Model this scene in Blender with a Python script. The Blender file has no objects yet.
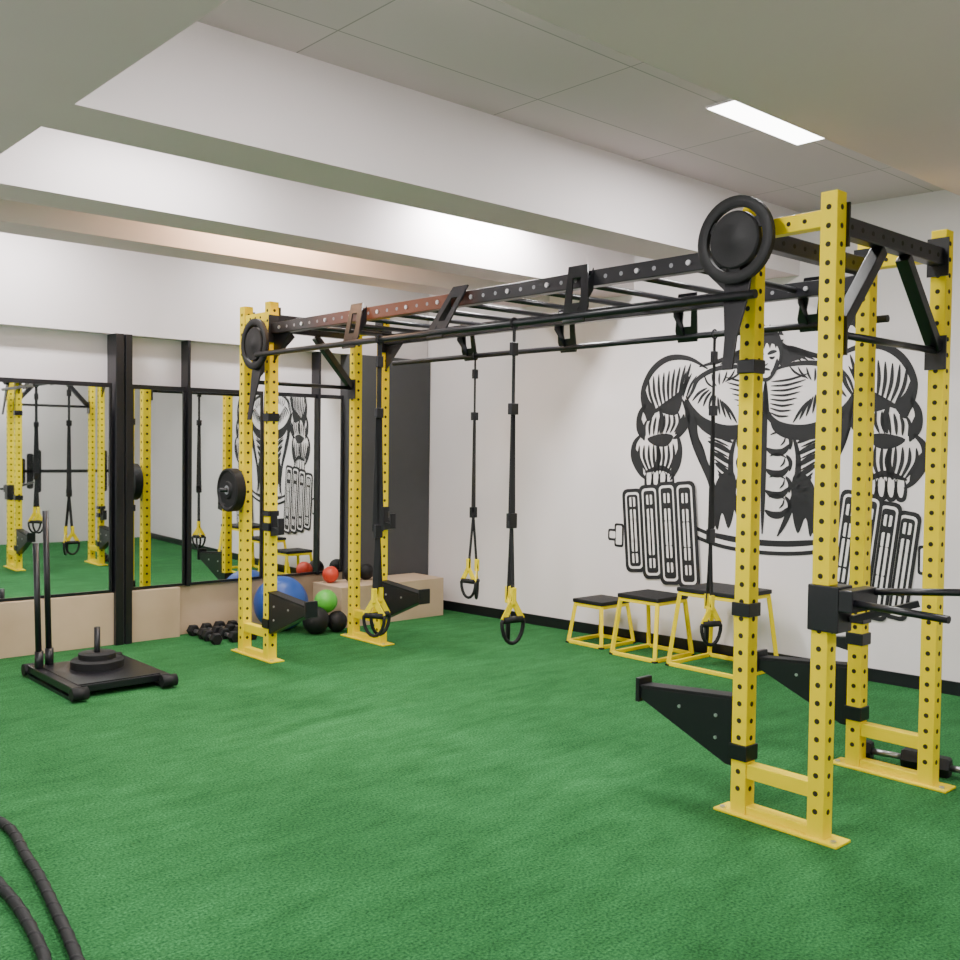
import bpy, random
from math import *
from mathutils import Vector as V, Matrix
random.seed(4)
SC=bpy.context.scene; COL=SC.collection

# ---------------------------------------------------------------- materials
def mat(name,c,rough=.5,metal=0.,var=0.,vscale=8.,bump=0.,bscale=60.,spec=.5,c2=None,coat=0.):
    m=bpy.data.materials.new(name);m.use_nodes=True;nt=m.node_tree;b=nt.nodes["Principled BSDF"]
    b.inputs["Base Color"].default_value=(*c,1);b.inputs["Roughness"].default_value=rough;b.inputs["Metallic"].default_value=metal
    b.inputs["Specular IOR Level"].default_value=spec;b.inputs["Coat Weight"].default_value=coat
    tc=nt.nodes.new("ShaderNodeTexCoord")
    if var>0 or c2:
        n=nt.nodes.new("ShaderNodeTexNoise");n.inputs["Scale"].default_value=vscale;n.inputs["Detail"].default_value=6
        nt.links.new(tc.outputs["Object"],n.inputs["Vector"])
        r=nt.nodes.new("ShaderNodeValToRGB");r.color_ramp.elements[0].position=.3;r.color_ramp.elements[1].position=.7
        cc=c2 if c2 else tuple(x*(1-var) for x in c)
        r.color_ramp.elements[0].color=(*cc,1);r.color_ramp.elements[1].color=(*c,1)
        nt.links.new(n.outputs["Fac"],r.inputs[0]);nt.links.new(r.outputs[0],b.inputs["Base Color"])
    if bump>0:
        n=nt.nodes.new("ShaderNodeTexNoise");n.inputs["Scale"].default_value=bscale;n.inputs["Detail"].default_value=3
        nt.links.new(tc.outputs["Object"],n.inputs["Vector"])
        bp=nt.nodes.new("ShaderNodeBump");bp.inputs["Strength"].default_value=bump;bp.inputs["Distance"].default_value=.01
        nt.links.new(n.outputs["Fac"],bp.inputs["Height"]);nt.links.new(bp.outputs[0],b.inputs["Normal"])
    return m
YEL=mat("yellow_powder_coat",(.93,.71,.0),.42,var=.04,spec=.18)
BLK=mat("black_powder_coat",(.007,.007,.010),.33,bump=.05,bscale=300)
RUB=mat("black_rubber",(.008,.008,.009),.6,bump=.1,bscale=200,spec=.35)
HOLE=mat("hole_dark",(.02,.018,.008),.9)
BOLT=mat("zinc_bolt",(.7,.7,.73),.3,.9)
WALL=mat("wall_paint",(.80,.74,.75),.8,var=.04,vscale=1.5,bump=.04,bscale=120)
BEAM=mat("beam_paint",(.76,.70,.71),.8,var=.05,vscale=1.2,bump=.04,bscale=120)
SOFF=mat("soffit_bounce_tint",(.84,.62,.68),.8,var=.05,vscale=1.2,bump=.04,bscale=120)  # beam paint for undersides, tinted pink to cancel green bounce from the turf
GREY=mat("grey_paint",(.07,.07,.075),.8,var=.05)
INK=mat("mural_ink",(.008,.008,.010),.7)
STRAP=mat("nylon_webbing",(.010,.010,.012),.85)
WOOD=mat("birch_plywood",(.60,.45,.31),.55,c2=(.52,.38,.25),vscale=3)
BLUE=mat("blue_vinyl",(.02,.08,.36),.4);RED=mat("red_vinyl",(.6,.05,.02),.4);GRN=mat("green_vinyl",(.10,.50,.05),.4)
STEEL=mat("steel",(.45,.45,.47),.3,.9)
MIR=mat("mirror_glass",(.84,.87,.86),.015,1.)
WARMREFL=mat("black_coat_painted_reflection",(.007,.007,.01),.35);n_=WARMREFL.node_tree  # black coat with a warm light reflection painted in as an orange band
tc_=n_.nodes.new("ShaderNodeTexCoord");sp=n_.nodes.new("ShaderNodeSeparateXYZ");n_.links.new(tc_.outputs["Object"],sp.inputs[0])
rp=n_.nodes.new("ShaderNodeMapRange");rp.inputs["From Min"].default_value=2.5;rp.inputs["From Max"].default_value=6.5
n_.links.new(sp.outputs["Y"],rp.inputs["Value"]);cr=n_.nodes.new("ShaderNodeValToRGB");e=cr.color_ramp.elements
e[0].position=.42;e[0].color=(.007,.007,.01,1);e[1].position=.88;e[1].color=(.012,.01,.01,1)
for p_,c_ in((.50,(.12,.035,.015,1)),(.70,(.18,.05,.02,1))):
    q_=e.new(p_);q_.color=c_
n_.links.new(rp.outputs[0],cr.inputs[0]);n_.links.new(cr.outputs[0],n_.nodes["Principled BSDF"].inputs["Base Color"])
# turf
TURF=mat("artificial_turf",(.02,.2,.06),.9,spec=.12)
nt=TURF.node_tree;b=nt.nodes["Principled BSDF"];tc=nt.nodes.new("ShaderNodeTexCoord")
def noise(sc,det=4,strx=1,rough=.6):
    mp=nt.nodes.new("ShaderNodeMapping");mp.inputs["Scale"].default_value=(strx,1,1);nt.links.new(tc.outputs["Object"],mp.inputs[0])
    n=nt.nodes.new("ShaderNodeTexNoise");n.inputs["Scale"].default_value=sc;n.inputs["Detail"].default_value=det;n.inputs["Roughness"].default_value=rough
    nt.links.new(mp.outputs[0],n.inputs["Vector"]);return n
n1=noise(90,4);n2=noise(1.0,5);n3=noise(9,6,.35,.75)
def ramp(n,p0,c0,p1,c1):
    r=nt.nodes.new("ShaderNodeValToRGB");r.color_ramp.elements[0].position=p0;r.color_ramp.elements[1].position=p1
    r.color_ramp.elements[0].color=(*c0,1);r.color_ramp.elements[1].color=(*c1,1);nt.links.new(n.outputs["Fac"],r.inputs[0]);return r
r1=ramp(n1,.32,(.012,.092,.024),.70,(.068,.315,.092))
r2=ramp(n2,.3,(.68,.70,.68),.7,(1.1,1.06,1.1));r3=ramp(n3,.32,(.68,.72,.68),.68,(1.20,1.14,1.20))
def mul(a,bb):
    m=nt.nodes.new("ShaderNodeMix");m.data_type='RGBA';m.blend_type='MULTIPLY';m.inputs[0].default_value=1
    nt.links.new(a,m.inputs[6]);nt.links.new(bb,m.inputs[7]);return m.outputs[2]
nt.links.new(mul(mul(r1.outputs[0],r2.outputs[0]),r3.outputs[0]),b.inputs["Base Color"])
bp=nt.nodes.new("ShaderNodeBump");bp.inputs["Strength"].default_value=.8;bp.inputs["Distance"].default_value=.02
nt.links.new(n1.outputs["Fac"],bp.inputs["Height"]);nt.links.new(bp.outputs[0],b.inputs["Normal"])
# ceiling tiles
CEIL=mat("ceiling_tile",(.5,.5,.5),.85);nt2=CEIL.node_tree;bb=nt2.nodes["Principled BSDF"]
t=nt2.nodes.new("ShaderNodeTexCoord");br=nt2.nodes.new("ShaderNodeTexBrick");br.offset=0
br.inputs["Color1"].default_value=(.68,.56,.59,1);br.inputs["Color2"].default_value=(.58,.48,.51,1);br.inputs["Mortar"].default_value=(.34,.29,.30,1)
br.inputs["Scale"].default_value=1;br.inputs["Mortar Size"].default_value=.004;br.inputs["Brick Width"].default_value=1.2;br.inputs["Row Height"].default_value=.6
nt2.links.new(t.outputs["Object"],br.inputs["Vector"]);nt2.links.new(br.outputs[0],bb.inputs["Base Color"])
def emis(name,c,s):
    m=bpy.data.materials.new(name);m.use_nodes=True;n=m.node_tree.nodes;b=n["Principled BSDF"]
    b.inputs["Base Color"].default_value=(.9,.9,.9,1);b.inputs["Emission Color"].default_value=(*c,1);b.inputs["Emission Strength"].default_value=s;return m
LAMP=emis("lamp_diffuser",(1,.98,.95),12);WARM=emis("warm_lamp_diffuser",(1,.65,.35),9)

# ---------------------------------------------------------------- helpers
def empty(name,loc=(0,0,0)):
    o=bpy.data.objects.new(name,None);o.location=loc;o.empty_display_size=.1;COL.objects.link(o);return o
def mobj(name,vs,fs,m,parent=None,smooth=False):
    me=bpy.data.meshes.new(name);me.from_pydata([tuple(v) for v in vs],[],fs);me.update()
    me.materials.append(m)
    if smooth:
        for p in me.polygons:p.use_smooth=True
    o=bpy.data.objects.new(name,me);COL.objects.link(o)
    if parent:
        o.parent=parent; o.matrix_parent_inverse=Matrix.Translation(-V(parent.location))
    return o
def fixn(o):
    import bmesh
    bm=bmesh.new();bm.from_mesh(o.data);bmesh.ops.recalc_face_normals(bm,faces=bm.faces);bm.to_mesh(o.data);bm.free();return o
def bev(o,w):
    if w:
        md=o.modifiers.new("bevel","BEVEL");md.width=w;md.segments=2;md.limit_method='ANGLE'
    return o
CF=[(0,3,2,1),(4,5,6,7),(0,1,5,4),(1,2,6,5),(2,3,7,6),(3,0,4,7)]
def boxes(name,L,m,parent=None,bw=0.):
    vs=[];fs=[]
    for lo,hi in L:
        x0,y0,z0=lo;x1,y1,z1=hi;o=len(vs)
        vs+=[(x0,y0,z0),(x1,y0,z0),(x1,y1,z0),(x0,y1,z0),(x0,y0,z1),(x1,y0,z1),(x1,y1,z1),(x0,y1,z1)]
        fs+=[tuple(i+o for i in f) for f in CF]
    return bev(mobj(name,vs,fs,m,parent),bw)
def box(name,lo,hi,m,parent=None,bw=0.):return boxes(name,[(lo,hi)],m,parent,bw)
def frame(d,up=V((0,0,1))):
    d=V(d).normalized();
    if abs(d.dot(up))>.99: up=V((0,1,0))
    a=d.cross(up).normalized();b_=a.cross(d).normalized();return a,b_
def beam(name,a,b_,w,h,m,parent=None,bw=0.,up=V((0,0,1))):
    a=V(a);b_=V(b_);s,u=frame(b_-a,up)
    vs=[p+s*i*w/2+u*j*h/2 for p in (a,b_) for i,j in ((-1,-1),(1,-1),(1,1),(-1,1))]
    return bev(fixn(mobj(name,vs,[(0,1,2,3),(7,6,5,4),(0,4,5,1),(1,5,6,2),(2,6,7,3),(3,7,4,0)],m,parent)),bw)
def rod(name,a,b_,r,m,parent=None,n=20,r2=None):
    a=V(a);b_=V(b_);s,u=frame(b_-a);r2=r if r2 is None else r2
    vs=[p+(s*cos(2*pi*k/n)+u*sin(2*pi*k/n))*rr for p,rr in ((a,r),(b_,r2)) for k in range(n)]
    fs=[(k,(k+1)%n,n+(k+1)%n,n+k) for k in range(n)]+[tuple(range(n))[::-1],tuple(range(n,2*n))]
    o=fixn(mobj(name,vs,fs,m,parent))
    for p in o.data.polygons:
        if len(p.vertices)==4:p.use_smooth=True
    return o
def tube(name,pts,r,m,parent=None,n=10,closed=False):
    pts=[V(p) for p in pts];N=len(pts);vs=[];pu=None
    for i,p in enumerate(pts):
        if closed:d=pts[(i+1)%N]-pts[i-1]
        else:d=pts[min(i+1,N-1)]-pts[max(i-1,0)]
        d.normalize()
        if pu is None:s,u=frame(d)
        else:
            u=(pu-d*pu.dot(d)).normalized();s=d.cross(u)
        pu=u
        for k in range(n):vs.append(p+(s*cos(2*pi*k/n)+u*sin(2*pi*k/n))*r)
    fs=[]
    for i in range(N if closed else N-1):
        j=(i+1)%N
        for k in range(n):fs.append((i*n+k,i*n+(k+1)%n,j*n+(k+1)%n,j*n+k))
    if not closed:fs+= [tuple(range(n))[::-1],tuple(range((N-1)*n,N*n))]
    return fixn(mobj(name,vs,fs,m,parent,True))
def smoothp(pts,k=6,closed=False):
    pts=[V(p) for p in pts];out=[];N=len(pts);R=range(N if closed else N-1)
    for i in R:
        if closed:p0,p1,p2,p3=pts[i-1],pts[i],pts[(i+1)%N],pts[(i+2)%N]
        else:p0,p1,p2,p3=pts[max(i-1,0)],pts[i],pts[i+1],pts[min(i+2,N-1)]
        for j in range(k):
            t=j/k;out.append(.5*((2*p1)+(p2-p0)*t+(2*p0-5*p1+4*p2-p3)*t*t+(3*p1-p0-3*p2+p3)*t**3))
    if not closed:out.append(pts[-1])
    return out
def lathe(name,c,axis,prof,m,parent=None,n=48,smooth=True):
    c=V(c);d=V(axis).normalized();s,u=frame(d);vs=[];L=len(prof)
    for k in range(n):
        e=s*cos(2*pi*k/n)+u*sin(2*pi*k/n)
        for r,h in prof:vs.append(c+d*h+e*r)
    fs=[(k*L+i,k*L+(i+1)%L,((k+1)%n)*L+(i+1)%L,((k+1)%n)*L+i) for k in range(n) for i in range(L)]
    o=fixn(mobj(name,vs,fs,m,parent,smooth));md=o.modifiers.new("e","EDGE_SPLIT");md.split_angle=radians(35);return o
def prism(name,poly,org,ex,ey,th,m,parent=None,bw=0.):
    org=V(org);ex=V(ex).normalized();ey=V(ey).normalized();nn=ex.cross(ey);N=len(poly)
    vs=[org+ex*a+ey*b_+nn*s*th/2 for s in(-1,1) for a,b_ in poly]
    fs=[tuple(range(N))[::-1],tuple(range(N,2*N))]+[(k,(k+1)%N,N+(k+1)%N,N+k) for k in range(N)]
    return bev(fixn(mobj(name,vs,fs,m,parent)),bw)
def dots(name,L,r,m,parent,n=10,h=.0012):
    vs=[];fs=[]
    for c,nn in L:
        c=V(c);nn=V(nn);s,u=frame(nn);o=len(vs)
        for k in range(n):vs.append(c+nn*h+(s*cos(2*pi*k/n)+u*sin(2*pi*k/n))*r)
        for k in range(n):vs.append(c-nn*.002+(s*cos(2*pi*k/n)+u*sin(2*pi*k/n))*r)
        fs.append(tuple(range(o,o+n)));fs+=[(o+k,o+(k+1)%n,o+n+(k+1)%n,o+n+k) for k in range(n)]
    return fixn(mobj(name,vs,fs,m,parent))

# ---------------------------------------------------------------- room
SL=.088
def WX(y):return 7.02-SL*y
XL,YN,YF,ZC,ZB,ZH=-2.0,-1.0,7.95,3.36,2.9,2.47
CX=WX(YF)
box("floor",(XL-.2,YN-.2,-.1),(7.4,YF+.2,0),TURF)
box("ceiling",(XL-.2,YN-.2,ZC),(7.4,YF+.2,ZC+.1),CEIL)
fill_wins=[(0.0,2.2),(2.8,5.0),(5.6,7.5)];z0,z1=.5,2.6  # window openings added to let fill light in for the soffits
L=[((XL-.15,YN-.15,0),(XL,YF+.15,z0)),((XL-.15,YN-.15,z1),(XL,YF+.15,ZC))]
ys=[YN-.15]+[v for a in fill_wins for v in a]+[YF+.15]
for i in range(0,len(ys),2):L.append(((XL-.15,ys[i],z0),(XL,ys[i+1],z1)))
boxes("wall_left",L,WALL)
for i,(a,b2) in enumerate(fill_wins):
    boxes("fill_window_%d"%(i+1),[((XL-.1,a,z0),(XL-.04,a+.05,z1)),((XL-.1,b2-.05,z0),(XL-.04,b2,z1)),((XL-.1,a+.05,z0),(XL-.04,b2-.05,z0+.05)),((XL-.1,a+.05,z1-.05),(XL-.04,b2-.05,z1)),((XL-.1,(a+b2)/2-.025,z0+.05),(XL-.04,(a+b2)/2+.025,z1-.05))],BLK)
box("wall_near",(XL-.15,YN-.15,0),(7.25,YN,ZC),WALL)
box("wall_far",(XL-.15,YF,0),(6.5,YF+.15,ZC),WALL)
prism("wall_right",[(WX(YN-.15),YN-.15),(WX(YF+.15),YF+.15),(WX(YF+.15)+.15,YF+.15),(WX(YN-.15)+.15,YN-.15)],(0,0,ZC/2),(1,0,0),(0,1,0),ZC,WALL)
y0,y1=YN+.01,YF-.21
prism("baseboard_right",[(WX(y0)-.018,y0),(WX(y1)-.018,y1),(WX(y1)+.0,y1),(WX(y0)+.0,y0)],(0,0,.045),(1,0,0),(0,1,0),.09,BLK)
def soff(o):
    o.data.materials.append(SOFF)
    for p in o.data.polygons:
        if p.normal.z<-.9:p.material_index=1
def cbeam(name,ya,yb):
    soff(prism(name,[(1.42,ya),(WX(ya)-.001,ya),(WX(yb)-.001,yb),(1.42,yb)],(0,0,(ZB+ZC)/2),(1,0,0),(0,1,0),ZC-ZB,BEAM))
cbeam("trim_1",.5,2.16);cbeam("trim_2",3.93,4.3);cbeam("trim_3",5.38,5.72);cbeam("trim_4",6.28,6.62)
soff(box("trim_5",(XL,YN,ZB),(1.42,YF-.12,ZC),BEAM))
box("trim_6",(XL,YF-.12,ZH),(CX,YF,ZC),BEAM)
box("trim_7",(5.36,YF-.16,0),(CX+.005,YF,ZH),GREY)
box("trim_8",(XL,YF-.14,0),(3.69,YF,.415),WOOD,bw=.004)
box("trim_9",(3.69,YF-.06,0),(5.36,YF,.415),WOOD,bw=.004)
def mirror(x0,x1,ang):
    e=empty("wall_mirror",((x0+x1)/2,YF-.1,1.23))
    def P(x,dy,z):
        c=V(((x0+x1)/2,YF-.085,0));d=V((x-c.x,dy,0));a=radians(ang)
        return c+V((d.x*cos(a)-d.y*sin(a),d.x*sin(a)+d.y*cos(a),z))
    def bx(n,xa,xb,ya,yb,za,zb,m):
        vs=[P(x,y,z) for z in (za,zb) for x,y in ((xa,ya),(xb,ya),(xb,yb),(xa,yb))];mobj(n,vs,CF,m,e)
    bx("glass",x0,x1,-.004,.004,.425,2.065,MIR)
    bx("frame_top",x0,x1,-.014,.006,2.045,2.08,BLK);bx("frame_bottom",x0,x1,-.014,.006,.42,.44,BLK)
    bx("frame_left",x0,x0+.02,-.014,.006,.44,2.045,BLK);bx("frame_right",x1-.02,x1,-.014,.006,.44,2.045,BLK)
mirror(.4,3.12,-1.4);mirror(3.29,3.75,-.5);mirror(3.79,4.48,-.3);mirror(4.50,5.33,0)
box("trim_10",(3.13,YF-.18,0),(3.195,YF-.001,ZH),BLK,bw=.004)
box("trim_13",(3.21,YF-.18,0),(3.265,YF-.001,ZH),BLK,bw=.004)
box("trim_14",(3.185,YF-.15,0),(3.225,YF-.001,ZH),GREY)
box("trim_11",(3.758,YF-.13,.415),(3.782,YF,ZH),BLK)
box("trim_12",(5.04,YF-.13,.415),(5.06,YF,ZH),BLK)

# lamps
def lamp(name,cx,cy,lx,ly,m,power,col,z=ZC):
    e=empty(name,(cx,cy,z-.02))
    box("housing",(cx-lx/2-.008,cy-ly/2-.008,z-.012),(cx+lx/2+.008,cy+ly/2+.008,z),BEAM,e)
    box("diffuser",(cx-lx/2,cy-ly/2,z-.016),(cx+lx/2,cy+ly/2,z-.011),m,e)
    l=bpy.data.lights.new("tube_light","AREA");l.shape='RECTANGLE';l.size=lx;l.size_y=ly;l.energy=power;l.color=col
    o=bpy.data.objects.new("tube_light",l);COL.objects.link(o);o.location=(0,0,-.01);o.parent=e
W=(1,.98,.965);WW=(1,.64,.38)
lamp("ceiling_light",4.72,2.98,.86,.17,LAMP,62,W)
lamp("ceiling_light",1.95,2.5,.86,.17,LAMP,58,W)
lamp("ceiling_light",4.75,5.12,.86,.17,LAMP,100,W)
lamp("ceiling_light",2.3,4.85,.86,.17,LAMP,42,W)
lamp("ceiling_light",3.6,6.0,.9,.17,WARM,36,WW)
lamp("ceiling_light",4.6,7.2,.86,.17,LAMP,36,W)
lamp("ceiling_light",2.2,7.2,.86,.17,LAMP,52,W)
lamp("ceiling_light",4.0,-.3,.86,.17,LAMP,65,W)
lamp("ceiling_light",.2,.2,.86,.17,LAMP,48,W,z=ZB)
lamp("ceiling_light",.2,4.2,.86,.17,LAMP,42,W,z=ZB)

# ---------------------------------------------------------------- rig
H=2.66;X1,X2=3.80,4.82;YA2,YA1,YB2,YB1=2.09,2.46,6.54,6.92;w=.0375
rig=empty("functional_training_rig",(4.3,4.5,0))
holes=[]
for nm,x,y in [("a2",X1,YA2),("a1",X1,YA1),("a4",X2,YA2),("a3",X2,YA1),("b2",X1,YB2),("b1",X1,YB1),("b4",X2,YB2),("b3",X2,YB1)]:
    box("upright_"+nm,(x-w,y-w,.01),(x+w,y+w,H),YEL,rig,.004)
    z=.12
    while z<H-.04:
        for nx,ny in ((-1,0),(1,0),(0,-1),(0,1)):
            holes.append(((x+nx*w,y+ny*w,z),(nx,ny,0)))
        z+=.075
dots("upright_holes",holes,.0115,HOLE,rig)
bolts=[]
for k,x in ((1,X1),(2,X2)):
    for tn,ya,yb in (("a",YA2,YA1),("b",YB2,YB1)):
        box("foot_plate_%s%d"%(tn,k),(x-.06,ya-.11,0),(x+.06,yb+.11,.012),YEL,rig,.003)
        box("lower_tie_%s%d"%(tn,k),(x-.03,ya+w,.17),(x+.03,yb-w,.235),YEL,rig,.003)
        box("foot_tie_%s%d"%(tn,k),(x-.03,ya+w,.012),(x+.03,yb-w,.05),YEL,rig,.003)
        box("upper_tie_%s%d"%(tn,k),(x-.03,ya+w,2.52),(x+.03,yb-w,2.59),YEL,rig,.003)
        for yy in (ya-.08,yb+.08):bolts.append(((x-.03,yy,.012),(0,0,1)))
        hs=[]
        for f in(.3,.5,.7):hs.append(((x-.03,ya+(yb-ya)*f,2.555),(-1,0,0)))
        dots("tie_holes_%s%d"%(tn,k),hs,.01,HOLE,rig)
bh=[]
for k,x in ((1,X1),(2,X2)):
    box("long_beam_%d"%k,(x-.03,YA1+w,2.42),(x+.03,YB2-w,2.50),WARMREFL if k==1 else BLK,rig,.004)
    y=YA1+.12
    while y<YB2-.1:
        (bolts if int(y*10)%3==0 else bh).append(((x-.03,y,2.46),(-1,0,0)));y+=.1
    for yy in (YA1+w,YB2-w):
        s=1 if yy<4 else -1
        box("beam_flange",(x-.05,min(yy,yy+s*.008),2.36),(x+.05,max(yy,yy+s*.008),2.56),BLK,rig)
        prism("beam_gusset",[(0,0),(.22*s,0),(0,-.2)],(x,yy,2.42),(0,1,0),(0,0,1),.01,BLK,rig)
dots("beam_holes",bh,.011,mat("hole_light",(.25,.25,.27),.6),rig)
n=11
for i in range(n):
    y=2.85+(6.2-2.85)*i/(n-1)
    rod("monkey_rung",(X1+.03,y,2.46),(X2-.03,y,2.46),.016,BLK,rig,14)
rod("outer_pipe_near",(3.65,2.35,2.26),(3.65,6.5,2.26),.019,BLK,rig)
rod("outer_pipe_far",(4.97,2.42,2.29),(4.97,6.6,2.29),.019,BLK,rig)
def bracket(y,sx,x,zb,xp,zp,flip=1):
    c0=V((x+sx*.036,y,zb+.07));c1=V((xp+sx*.012,y,zp-.03))
    d=(c1-c0);ex=V((0,1,0))*flip
    outer=[(-.10,0),(.03,0),(.12,.75),(.12,1),(-.02,1)];inn=[(-.045,.22),(.01,.22),(.055,.6),(.055,.68),(.0,.68)]
    vs=[];nrm=d.cross(ex).normalized();N=5
    for t in (-.005,.005):
        for a,f in outer+inn:vs.append(c0+ex*a+d*f+nrm*t)
    fs=[]
    for k in range(N):
        j=(k+1)%N
        fs+=[(k,j,N+j,N+k),(2*N+k,2*N+j,3*N+j,3*N+k),(k,j,2*N+j,2*N+k),(N+k,N+j,3*N+j,3*N+k)]
    fixn(mobj("bracket_plate",vs,fs,BLK,rig))
    prism("bracket_web",[(x+sx*.03,zb+.05),(xp,zp+.02),(xp,zp-.02),(x+sx*.03,zb-.06)],(0,y+.06*flip,0),(1,0,0),(0,0,1),.006,BLK,rig)
    dots("bracket_bolts",[((x+sx*.045,y-.06*flip,zb+.03),(sx,0,0)),((x+sx*.045,y+.0*flip,zb+.03),(sx,0,0))],.011,BOLT,rig,h=.008)
for i,y in enumerate((5.36,4.40,3.42)):bracket(y,-1,X1,2.46,3.65,2.26,-1 if i!=1 else 1)
for i,y in enumerate((5.6,4.6,3.62,2.8)):bracket(y,1,X2,2.46,4.97,2.29)
def cross(y,full=True):
    box("cross_beam",(X1+w,y-.03,2.49),(X2-w,y+.03,2.57),BLK,rig,.004)
    ch=[((X1+.1+.09*i,y-.03,2.53),(0,-1,0)) for i in range(10)]
    dots("cross_beam_holes",ch,.011,HOLE,rig)
    for x,s in((X1+w,1),(X2-w,-1)):
        box("cross_flange",(min(x,x+s*.01),y-.05,2.44),(max(x,x+s*.01),y+.05,2.62),BLK,rig)
        if full:
            box("brace_flange",(min(x,x+s*.01),y-.05,2.0),(max(x,x+s*.01),y+.05,2.16),BLK,rig)
            beam("cross_brace",(x+s*.01,y,2.1),(x+s*.36,y,2.48),.05,.06,BLK,rig,.003,up=V((0,1,0)))
    if full: rod("pull_up_bar",(X1+w,y,2.09),(X2-w,y,2.09),.016,BLK,rig)
cross(YA2);cross(YA1,False);cross(YB1);cross(YB2,False)
dots("bolts",bolts,.013,BOLT,rig,h=.008)
def clamp(x,y,z,h=.06):
    box("clamp",(x-w-.008,y-w-.008,z-h/2),(x+w+.008,y+w+.008,z+h/2),BLK,rig,.003)
def spotter(x,y,s,z=.47,L=.56):
    prism("spotter_arm",[(s*w,.04),(s*L,-.005),(s*L,-.055),(s*(w+.03),-.26),(s*w,-.26)],(x,y,z),(0,1,0),(0,0,1),.075,BLK,rig,.006)
    prism("spotter_pad",[(s*w,.052),(s*L,.007),(s*L,-.005),(s*w,.04)],(x,y,z),(0,1,0),(0,0,1),.085,RUB,rig)
    box("spotter_tip",(x-.05,y+s*L-.012,z-.075),(x+.05,y+s*L+.012,z+.04),BLK,rig,.004)
    clamp(x,y,z-.19,.07)
    dots("spotter_bolts",[((x-.0375,y+s*.12,z-.05),(-1,0,0)),((x-.0375,y+s*.12,z-.15),(-1,0,0)),((x-.0375,y+s*.32,z-.05),(-1,0,0))],.008,BOLT,rig,h=.006)
spotter(X1,YA1,1);spotter(X2,YA1,1);spotter(X1,YB2,-1);spotter(X2,YB2,-1)
def jhook(x,y,z,s):
    clamp(x,y,z,.06);clamp(x,y,z+.1,.04)
    prism("j_hook",[(s*w,.12),(s*(w+.02),.12),(s*(w+.02),.0),(s*(w+.1),-.01),(s*(w+.1),.07),(s*(w+.12),.07),(s*(w+.12),-.05),(s*w,-.07)],(x,y,z),(0,1,0),(0,0,1),.05,BLK,rig,.003)
clamp(X1,YA1,.91,.06)
jhook(X1,YB2,1.0,-1);jhook(X2,YB2,1.0,-1);jhook(X2,YA1,.66,1)
def target(x,y,z,yp):
    c=(x,y,z);ax=(-1,0,0);R=.185
    lathe("target_ring",c,ax,[(R,-.012),(R,.012),(R-.01,.018),(.148,.018),(.138,.012),(.138,-.012)],RUB,rig)
    lathe("target_disc",c,ax,[(.122,-.012),(.122,.010),(.115,.016),(.04,.016),(.03,.022),(.001,.022),(.001,-.012)],RUB,rig)
    for k in range(3):
        a=-pi*.5+k*2*pi/3
        beam("target_spoke",(x+.005,y+.1*cos(a),z+.1*sin(a)),(x+.005,y+.15*cos(a),z+.15*sin(a)),.05,.016,RUB,rig,up=V((1,0,0)))
    prism("target_arm",[(-.07,-.05),(.07,-.05),(.055,-.26),(.03,-.42),(.025,-.56),(-.025,-.56),(-.03,-.42),(-.065,-.24)],(X1-w-.055,yp,z),(0,1,0),V((.16,0,1)),.012,BLK,rig,.002)
    box("target_clamp",(X1-w-.010,yp-w-.006,z-.56),(X1+w+.006,yp+w+.006,z-.50),BLK,rig,.004)
    rod("target_axle",(x-.01,y,z),(X1-w,yp,z),.02,BLK,rig)
target(3.66,2.46,2.5,YA1);target(3.66,6.54,2.34,YB2)
box("dip_mount",(X1-w-.012,YA2-w-.05,.87),(X1+w+.03,YA2+w+.012,1.06),BLK,rig,.005)
box("dip_cross",(X1-.05,YA2-w-.11,.96),(X1+.16,YA2-w-.05,1.05),BLK,rig,.005)
rod("dip_handle_1",(X1-.02,YA2-.1,1.0),(3.74,1.56,.99),.015,BLK,rig)
rod("dip_handle_2",(X1+.12,YA2-.1,1.03),(4.26,1.40,1.06),.015,BLK,rig)
beam("dip_strut",(X1+.04,YA2-.09,.92),(3.98,1.78,1.0),.025,.025,BLK,rig)
rod("plate_horn",(X1-w,YB1,1.26),(X1-.22,YB1,1.26),.016,BLK,rig)
def wplate(name,c,ax,R=.165,th=.035,parent=None):
    e=parent or empty(name,c)
    lathe("disc",c,ax,[(R,-th),(R,th),(R-.015,th+.006),(R-.03,th-.006),(.07,th-.008),(.06,th+.004),(.018,th+.004),(.018,-th),(R-.02,-th-.004)],RUB,e)
    lathe("hub",c,ax,[(.018,-th),(.035,-th-.001),(.035,th+.006),(.0182,th+.006)],STEEL,e,24)
    return e
wplate("weight_plate",(3.68,YB1,1.26),(-1,0,0))

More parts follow.
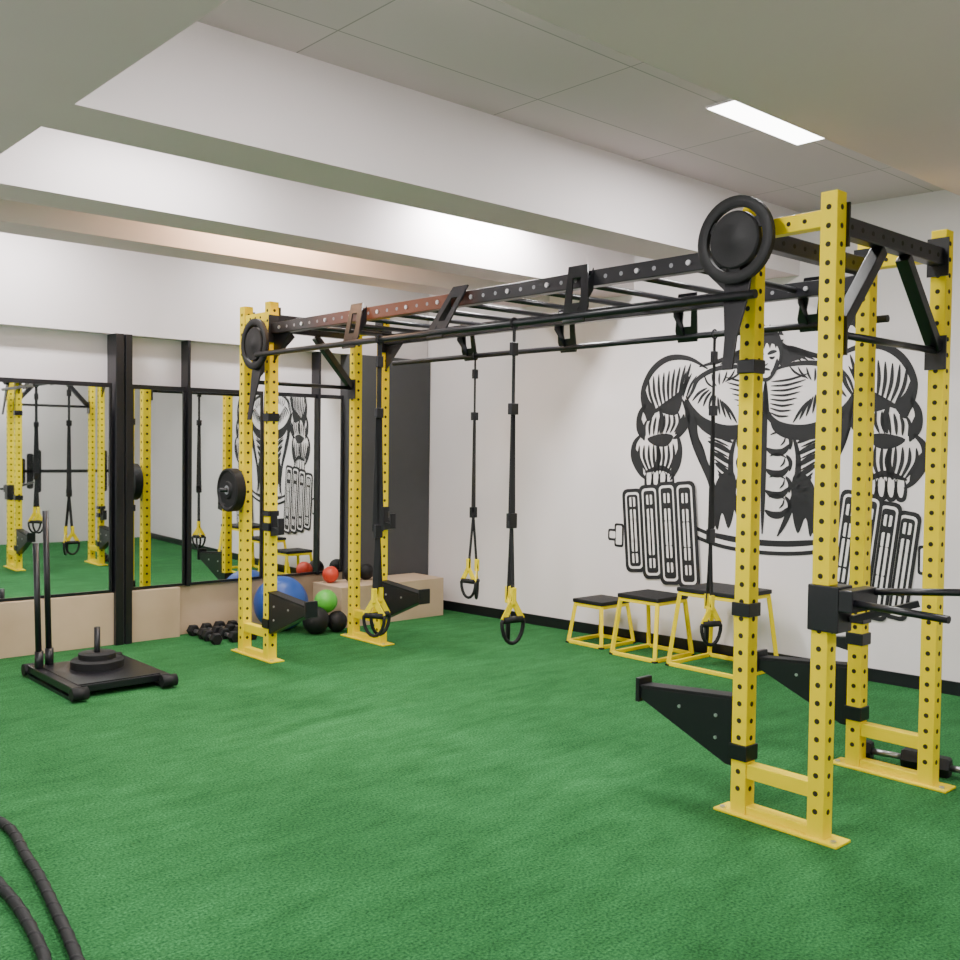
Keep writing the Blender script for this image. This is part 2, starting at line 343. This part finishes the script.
# ---------------------------------------------------------------- suspension trainers
def trx(x,y,ztop,zbot,rot=0,sc=1.):
    e=empty("suspension_trainer",(x,y,ztop))
    tube("anchor_loop",[(x+.026*cos(a),y,ztop+.026*sin(a)) for a in [2*pi*k/14 for k in range(14)]],.006,STRAP,e,8,True)
    a=radians(rot);ex=V((cos(a),sin(a),0));up=V((-sin(a),cos(a),0))
    zy=zbot+.24
    zm=ztop-.45
    beam("anchor_strap",(x,y,ztop-.02),(x,y,zm),.03,.005,STRAP,e,up=up)
    box("top_buckle",(x-.022,y-.012,ztop-.17),(x+.022,y+.012,ztop-.1),BLK,e,.003)
    box("middle_buckle",(x-.026,y-.015,zm-.03),(x+.026,y+.015,zm+.03),BLK,e,.003)
    for s in(-1,1):
        beam("main_strap",V((x,y,zm)),V((x,y,zy+.42))+ex*s*.016,.038,.008,STRAP,e,up=up)
    box("length_adjuster",(x-.028,y-.014,zy+.38),(x+.028,y+.014,zy+.46),BLK,e,.003)
    for s in(-1,1):
        o=V((x,y,0))+ex*s*.022+up*s*.025
        beam("lower_strap",V((x,y,zy+.40)),o+V((0,0,zy)),.032,.007,STRAP,e,up=up)
        aa=a+s*.5;hx=V((cos(aa),sin(aa),0))
        t=o+V((0,0,zy+.03))
        l=o-hx*.06+V((0,0,zy-.10));r=o+hx*.06+V((0,0,zy-.10))
        box("handle_sleeve",tuple(t-V((.015,.013,.05))),tuple(t+V((.015,.013,.04))),YEL,e,.004)
        for q in(l,r):beam("handle_strap",t-V((0,0,.03)),q,.034,.007,YEL,e,up=V((-sin(aa),cos(aa),0)))
        rod("handle_grip",l,r,.018,RUB,e,14)
        pts=[l]+[o+hx*.06*1.15*cos(b)+V((0,0,zy-.11+.115*sin(b))) for b in [pi+pi*k/10 for k in range(11)]]+[r]
        tube("foot_cradle",pts,.011,RUB,e,8)
trx(3.65,3.80,2.26,.56,20);trx(3.65,4.99,2.26,.42,-30);trx(4.97,5.59,2.29,.46,70);trx(4.97,3.47,2.29,.44,10)

# ---------------------------------------------------------------- plyo boxes
def plyo(x,y,bx,by,tx,ty,h):
    e=empty("plyometric_box",(x,y,0));r=.014
    B=[V((x+i*bx/2,y+j*by/2,r)) for i,j in((-1,-1),(1,-1),(1,1),(-1,1))]
    T=[V((x+i*tx/2,y+j*ty/2,h-.045)) for i,j in((-1,-1),(1,-1),(1,1),(-1,1))]
    for k in range(4):
        beam("leg_%d"%(k+1),B[k],T[k]+V((0,0,.01)),.030,.030,YEL,e,.003)
        beam("base_rail_%d"%(k+1),B[k],B[(k+1)%4],.028,.028,YEL,e,.003)
        beam("top_rail_%d"%(k+1),T[k],T[(k+1)%4],.028,.028,YEL,e,.003)
    box("top_pad",(x-tx/2-.02,y-ty/2-.02,h-.032),(x+tx/2+.02,y+ty/2+.02,h),RUB,e,.006)
    for q in B:
        box("foot_cap",(q.x-.018,q.y-.018,0),(q.x+.018,q.y+.018,.012),RUB,e,.003)
plyo(6.27,5.44,.40,.36,.32,.28,.37)
plyo(6.22,4.87,.46,.42,.34,.36,.48)
plyo(6.27,4.25,.52,.60,.42,.48,.59)

# ---------------------------------------------------------------- sled
s=empty("weight_sled",(2.55,6.65,0))
for i,x in enumerate((2.27,2.85)):
    pts=[(x,6.2,.075),(x,6.24,.03),(x,6.3,.011),(x,7.0,.011),(x,7.06,.03),(x,7.1,.075)]
    for a,b_ in zip(pts,pts[1:]):beam("skid_%d"%(i+1),a,b_,.07,.02,BLK,s)
    beam("rail_%d"%(i+1),(x,6.24,.06),(x,7.06,.06),.06,.05,BLK,s,.004)
    for yy in(6.2,7.1):
        rod("bumper_knob",(x-.05,yy,.05),(x+.05,yy,.05),.04,RUB,s,18)
for yy in(6.3,6.65,7.0):beam("cross_member",(2.27,yy,.06),(2.85,yy,.06),.06,.045,BLK,s,.004)
box("deck",(2.29,6.28,.08),(2.83,7.02,.09),BLK,s,.002)
rod("loading_horn",(2.58,6.72,.08),(2.58,6.72,.36),.02,BLK,s)
lathe("sled_plate_large",(2.58,6.72,.12),(0,0,1),[(.17,-.03),(.17,.02),(.155,.03),(.06,.03),(.022,.03),(.022,-.03)],RUB,s)
lathe("sled_plate_small",(2.58,6.72,.17),(0,0,1),[(.12,-.02),(.12,.015),(.11,.02),(.022,.02),(.022,-.02)],RUB,s)
rod("push_pole_1",(2.27,6.93,.06),(2.25,6.93,.93),.02,BLK,s);rod("push_pole_2",(2.36,7.0,.06),(2.335,7.0,1.14),.02,BLK,s)
for x,y in((2.27,6.93),(2.36,7.0)):rod("pole_socket",(x,y,.06),(x,y,.2),.028,BLK,s)

# ---------------------------------------------------------------- storage bench, balls, dumbbells
b_=empty("storage_bench",(5.5,7.5,0))
box("front_panel",(4.95,7.30,0),(6.12,7.32,.34),WOOD,b_,.003);box("side_panel_1",(4.95,7.32,0),(4.97,7.76,.34),WOOD,b_)
box("side_panel_2",(6.10,7.32,0),(6.12,7.76,.34),WOOD,b_);box("back_panel",(4.97,7.74,0),(6.10,7.76,.34),WOOD,b_)
box("seat",(4.95,7.30,.34),(6.12,7.76,.36),WOOD,b_,.003)
def ball(name,c,r,m):
    e=empty(name,c);c=V(c)
    import bmesh
    bm=bmesh.new();bmesh.ops.create_uvsphere(bm,u_segments=32,v_segments=20,radius=r);me=bpy.data.meshes.new("shell");bm.to_mesh(me);bm.free()
    for p in me.polygons:p.use_smooth=True
    me.materials.append(m);o=bpy.data.objects.new("shell",me);COL.objects.link(o);o.parent=e
    for k in range(2):
        q=Matrix.Rotation(pi*k/2+.4,3,'Z')@Matrix.Rotation(.3,3,'X')
        pts=[c+q@V((r*cos(t),0,r*sin(t))) for t in [2*pi*i/36 for i in range(36)]]
        tube("seam_%d"%(k+1),pts,.0025,m,e,6,True)
ball("slam_ball",(4.50,7.56,.235),.235,BLUE)
ball("medicine_ball",(4.645,7.23,.115),.115,RUB)
ball("medicine_ball",(4.84,7.20,.09),.09,RUB)
ball("medicine_ball",(4.77,7.27,.262),.10,GRN)
ball("medicine_ball",(5.06,7.64,.36+.075),.075,RED)
ball("medicine_ball",(5.24,7.56,.36+.075),.075,RUB)
ball("medicine_ball",(5.44,7.62,.36+.075),.075,RUB)
def dumbbell(x,y,z,ang,r=.06,L=.3,name="hex_dumbbell"):
    e=empty(name,(x,y,z+r));a=radians(ang);d=V((cos(a),sin(a),0));c=V((x,y,z+r*cos(pi/6)))
    rod("handle",c-d*L/2*.6,c+d*L/2*.6,.016,STEEL,e,12)
    for k in(-1,1):
        u=V((0,0,1));sd=d.cross(u);vs=[]
        for t,rr in((.22,.85),(.26,1),(.46,1),(.5,.85)):
            for i in range(6):
                vs.append(c+d*k*L*t+(sd*cos(pi/3*i)+u*sin(pi/3*i))*r*rr)
        fs=[tuple(range(6)),tuple(range(18,24))]+[(l*6+i,l*6+(i+1)%6,(l+1)*6+(i+1)%6,(l+1)*6+i) for l in range(3) for i in range(6)]
        fixn(mobj("head",vs,fs,RUB,e))
for i in range(4):
    dumbbell(3.80+.12*i,7.70,0,90,.05+.002*(i%3),.26)
for i in range(3):
    dumbbell(3.78+.15*i,7.42,0,84+i*6,.05,.24)
dumbbell(5.00,2.38,0,-80,.055,.34);dumbbell(5.03,2.00,0,-80,.055,.30)
def rope(pts):
    P=smoothp(pts,14);e=empty("battle_rope",P[0])
    tube("strand",P,.019,RUB,e,12)
    tw=[];L=0
    for i in range(len(P)-1):
        d=(P[i+1]-P[i]);s_,u_=frame(d)
        for k in range(4):
            q=P[i]+d*k/4;L+=d.length/4;an=L*60
            tw.append(q+(s_*cos(an)+u_*sin(an))*.009)
    tube("twist",tw,.0125,RUB,e,8)
rope([(.2,5.3,.022),(.9,4.95,.022),(1.26,4.45,.022),(1.24,3.9,.022),(1.17,3.4,.022),(1.10,3.0,.022),(.95,2.3,.022),(.7,1.7,.022)])
rope([(.1,4.9,.022),(.75,4.55,.022),(1.05,4.0,.022),(1.09,3.65,.022),(1.05,3.2,.022),(.98,2.9,.022),(.8,2.2,.022),(.5,1.6,.022)])

# ---------------------------------------------------------------- mural (flat ink on wall)
class Ink:
    def __init__(s,org,eu,nrm,sc=1.):s.o=V(org);s.eu=V(eu);s.n=V(nrm);s.lay={};s.sc=sc
    def P(s,u,z,h):return s.o+s.eu*u*s.sc+V((0,0,z))+s.n*h
    def add(s,vs,fs,m,h):
        L=s.lay.setdefault((m.name,h),([],[],m));o=len(L[0]);L[0].extend(s.P(a,b,h) for a,b in vs);L[1].extend(tuple(i+o for i in f) for f in fs)
    def stroke(s,pts,w0,m=INK,h=.003,taper=True,k=6):
        P=smoothp([(a,b,0) for a,b in pts],k);N=len(P);vs=[];fs=[]
        for i,p in enumerate(P):
            d=(P[min(i+1,N-1)]-P[max(i-1,0)]).normalized();q=V((-d.y,d.x,0));t=i/(N-1)
            ww=w0*.5*((sin(pi*min(max(t,.03),.97))**.6) if taper else 1)
            vs+= [(p.x+q.x*ww,p.y+q.y*ww),(p.x-q.x*ww,p.y-q.y*ww)]
        for i in range(N-1):fs.append((2*i,2*i+1,2*i+3,2*i+2))
        s.add(vs,fs,m,h)
    def sym(s,pts,w0,**k):
        s.stroke(pts,w0,**k);s.stroke([(-a,b) for a,b in pts],w0,**k)
    def fill(s,pts,m=INK,h=.002,k=4):
        P=smoothp([(a,b,0) for a,b in pts],k,True) if k>1 else [V((a,b,0)) for a,b in pts]
        s.add([(p.x,p.y) for p in P],[tuple(range(len(P)))],m,h)
    def symf(s,pts,**k):
        s.fill(pts,**k);s.fill([(-a,b) for a,b in pts],**k)
    def fan(s,A,B,n,w0,both=True):
        for i in range(n):
            t=i/(n-1);pts=[(a[0]*(1-t)+b[0]*t,a[1]*(1-t)+b[1]*t) for a,b in zip(A,B)]
            s.stroke(pts,w0)
            if both:s.stroke([(-a,b) for a,b in pts],w0)
    def build(s,name):
        e=empty(name,s.o)
        for (mn,h),(vs,fs,m) in s.lay.items():mobj(mn+"_layer",vs,fs,m,e)
        return e
yc=4.18
dirv=V((SL,-1,0)).normalized();nrm=V((-1,-SL,0)).normalized()
I=Ink((WX(yc),yc,0),dirv,nrm,.95)
WH=mat("mural_white",(.80,.75,.755),.7)
I.sym([(.13,2.42),(.17,2.38),(.24,2.36),(.4,2.31),(.6,2.27)],.045)
I.sym([(.52,2.25),(.7,2.34),(.9,2.35),(1.06,2.26),(1.15,2.10),(1.14,1.95),(1.1,1.87)],.055)
I.sym([(1.11,2.0),(1.18,1.9),(1.19,1.78),(1.15,1.70)],.055)
I.sym([(1.15,1.74),(1.23,1.66),(1.24,1.54),(1.17,1.42),(1.1,1.36)],.055)
I.sym([(.76,2.02),(.71,1.92),(.71,1.82),(.78,1.73),(.84,1.70)],.05)
I.sym([(.80,1.74),(.77,1.62),(.79,1.48),(.86,1.36)],.05)
I.sym([(.73,2.0),(.68,1.84),(.60,1.64),(.5,1.45),(.44,1.27),(.42,1.08),(.47,.94)],.06)
I.sym([(.0,2.14),(.015,1.98),(.03,1.88),(.14,1.80),(.34,1.78),(.54,1.84),(.66,1.94),(.72,2.04)],.055)
I.sym([(.03,2.20),(.2,2.25),(.42,2.25),(.6,2.18),(.66,2.08),(.73,1.98)],.04)
I.fan([(.05,2.13),(.2,2.14),(.36,2.18)],[(.04,1.90),(.12,1.87),(.2,1.87)],8,.018)
I.fan([(.24,1.82),(.30,1.91),(.36,1.98)],[(.66,2.0),(.60,2.06),(.52,2.10)],9,.024)
I.fan([(.2,2.24),(.25,2.19),(.33,2.15)],[(.55,2.2),(.52,2.14),(.46,2.1)],6,.018)
I.symf([(.06,1.84),(.2,1.80),(.38,1.79),(.56,1.86),(.66,1.94),(.6,1.80),(.42,1.70),(.2,1.70),(.08,1.76)])
I.symf([(.62,1.88),(.73,2.02),(.71,1.84),(.66,1.66),(.57,1.5),(.55,1.6),(.6,1.74)])
I.stroke([(0,2.16),(.01,2.0),(0,1.8),(0,1.5),(.0,1.2),(0,.98)],.05)
for z in(1.62,1.46,1.30,1.15):
    I.sym([(.02,z+.01),(.08,z-.02),(.16,z-.015),(.22,z+.04)],.055)
    I.sym([(.05,z+.11),(.12,z+.13),(.19,z+.10)],.018)
    I.sym([(.19,z+.12),(.225,z+.07),(.22,z)],.035)
    I.sym([(.14,z+.03),(.17,z+.06),(.18,z+.1)],.016)
I.sym([(.24,1.74),(.29,1.55),(.27,1.3),(.2,1.1),(.13,.97)],.055)
I.symf([(.24,1.38),(.3,1.46),(.42,1.36),(.44,1.12),(.40,.98),(.36,1.12),(.3,1.0),(.25,1.15)])
for k in range(6):
    z=1.73-.085*k
    I.sym([(.28,z-.06),(.39-.01*k,z-.01),(.54-.035*k,z+.035)],.042)
    I.sym([(.31,z-.09),(.41-.01*k,z-.05),(.5-.03*k,z-.02)],.018)
I.symf([(.7,1.80),(.62,1.58),(.5,1.36),(.45,1.2),(.48,1.42),(.56,1.66)])
I.fan([(.14,2.40),(.2,2.33),(.24,2.27)],[(.2,2.39),(.3,2.34),(.46,2.28)],5,.026)
I.symf([(.13,2.40),(.18,2.35),(.34,2.31),(.22,2.27),(.12,2.25)])
# bowed head between the traps
I.fill([(0,2.52),(.10,2.49),(.14,2.38),(.12,2.26),(.06,2.16),(0,2.13),(-.06,2.16),(-.12,2.26),(-.14,2.38),(-.10,2.49)],INK,.005)
I.fill([(0,2.42),(.085,2.40),(.115,2.34),(.10,2.26),(.05,2.185),(0,2.16),(-.05,2.185),(-.10,2.26),(-.115,2.34),(-.085,2.40)],WH,.006)
for u in(-.12,-.07,-.02,.03,.08,.12):
    I.fill([(u-.025,2.48),(u,2.58-abs(u)*.5),(u+.03,2.47)],INK,.005,k=1)
    I.fill([(u-.025,2.44),(u+.005,2.375),(u+.03,2.44)],INK,.007,k=1)
I.sym([(.015,2.335),(.05,2.35),(.095,2.355)],.03,h=.007);I.sym([(.03,2.315),(.055,2.305),(.08,2.315)],.022,h=.007)
I.stroke([(-.02,2.33),(-.022,2.27),(0,2.255),(.022,2.27)],.014,h=.007)
I.stroke([(-.045,2.215),(0,2.225),(.045,2.215)],.022,h=.007)
I.sym([(.10,2.30),(.085,2.23),(.045,2.18)],.035,h=.007)
# deltoids
I.fan([(.68,2.30),(.72,2.18),(.76,2.04)],[(1.1,2.2),(1.08,2.06),(1.02,1.94)],9,.028)
I.fan([(.62,2.2),(.68,2.12),(.72,2.02)],[(.72,2.24),(.76,2.14),(.78,2.04)],3,.022)
I.sym([(.7,2.2),(.78,2.06),(.93,1.97),(1.08,1.90)],.05)
I.symf([(1.14,2.12),(1.15,1.98),(1.10,1.84),(1.02,1.93),(1.09,2.02)])
I.symf([(.76,2.04),(.87,2.02),(1.0,1.95),(.92,1.90),(.8,1.90)])
I.fan([(.80,1.92),(.78,1.83),(.83,1.75)],[(1.1,1.86),(1.13,1.8),(1.12,1.72)],8,.026)
I.sym([(.98,1.95),(.95,1.84),(.97,1.74)],.045)
I.symf([(.74,1.90),(.73,1.80),(.82,1.73),(.80,1.80)])
I.symf([(1.18,1.88),(1.19,1.76),(1.13,1.68),(1.13,1.78)])
I.symf([(.84,1.72),(.95,1.74),(1.1,1.70),(1.02,1.64),(.9,1.64)])
I.fan([(.84,1.66),(.83,1.54),(.89,1.42)],[(1.18,1.64),(1.18,1.54),(1.1,1.42)],8,.028)
I.symf([(1.24,1.62),(1.23,1.5),(1.14,1.39),(1.15,1.5),(1.19,1.58)])
I.symf([(.78,1.64),(.79,1.5),(.87,1.38),(.84,1.5)])
I.sym([(1.0,1.66),(.98,1.54),(1.02,1.42)],.05)
for k in range(4):
    u=.84+.07*k
    I.sym([(u,1.42),(u-.01,1.35),(u+.01,1.29),(u+.05,1.29),(u+.062,1.36),(u+.052,1.42)],.032)
I.sym([(.82,1.4),(.95,1.46),(1.12,1.42)],.045)
I.stroke([(-.47,.96),(-.2,.92),(0,.91),(.2,.92),(.47,.96)],.05)
B0=[(-.75,1.0),(-.4,.9),(0,.87),(.4,.9),(.75,1.0)]
I.stroke(B0,.095,h=.004,taper=False);I.stroke(B0,.035,WH,.005,taper=False)
def rr(cx,cz,w_,h_,r,a):
    out=[]
    for sx,sz,a0 in((1,1,0),(-1,1,90),(-1,-1,180),(1,-1,270)):
        for t in(0,30,60,90):
            an=radians(a0+t);x=sx*(w_-r)+r*cos(an);z=sz*(h_-r)+r*sin(an)
            out.append((cx+x*cos(a)-z*sin(a),cz+x*sin(a)+z*cos(a)))
    return out
for sg,cols in((-1,((1.22,.35),(1.04,.39),(.86,.42),(.68,.43))),(1,((1.10,.38),(.96,.42),(.82,.45),(.68,.45)))):
    for i,(u,hh) in enumerate(cols):
        h0=.006+.004*i
        a=radians(5) if sg<0 else radians(-7)
        cz=.93 if sg<0 else .89-.02*(3-i)
        I.fill(rr(sg*u,cz,.106 if sg<0 else .09,hh,.05,a),INK,h0,k=1)
        I.fill(rr(sg*u,cz,.074 if sg<0 else .064,hh-.03,.035,a),WH,h0+.001,k=1)
        I.fill(rr(sg*u,cz,.058 if sg<0 else .05,hh-.05,.025,a),INK,h0+.002,k=1)
        for q,hq in((-.66,.04),(-.36,.05),(0,.10),(.36,.05),(.68,.04)):
            I.fill(rr(sg*u-q*hh*sin(a),cz+q*hh,.03,hq,.01,a),WH,h0+.003,k=1)
        I.fill(rr(sg*u,cz,.009,hh-.07,.008,a),INK,h0+.0035,k=1)
    for u,hh in((1.38,.10),(1.45,.05)):
        if sg>0:u-=.12
        I.fill(rr(sg*u,.88,.05,hh,.02,0),INK,.004,k=1);I.fill(rr(sg*u,.88,.032,hh-.02,.012,0),WH,.005,k=1)
I.build("bodybuilder_wall_mural")
# barbell silhouette painted on the wall behind the camera (seen in the mirror)
J=Ink((5.5,YN,0),(-1,0,0),(0,1,0))
J.stroke([(-.95,1.15),(0,1.15),(.95,1.15)],.05,taper=False)
for sg in(-1,1):
    for u,hh in((.52,.34),(.64,.28),(.76,.20)):J.fill(rr(sg*u,1.15,.05,hh,.03,0),INK,.003,k=1)
J.build("barbell_wall_mural")

# ---------------------------------------------------------------- camera + world
yaw,pit,ro=.733,.0316,.0126
F=V((sin(yaw)*cos(pit),cos(yaw)*cos(pit),-sin(pit)));R=V((cos(yaw),-sin(yaw),0));U=R.cross(F)
R2=R*cos(ro)+U*sin(ro);U2=-R*sin(ro)+U*cos(ro)
c=bpy.data.cameras.new("camera");c.sensor_width=36;c.lens=998*36/960;c.clip_start=.05
co=bpy.data.objects.new("camera",c);COL.objects.link(co)
M=Matrix((R2,U2,-F)).transposed().to_4x4();M.translation=V((0,0,1.6));co.matrix_world=M
SC.camera=co
wd=bpy.data.worlds.new("w");wd.use_nodes=True;wd.node_tree.nodes["Background"].inputs[0].default_value=(.98,.98,1,1);wd.node_tree.nodes["Background"].inputs[1].default_value=2.5;SC.world=wd  # bright world, fills in the soffits through the added openings
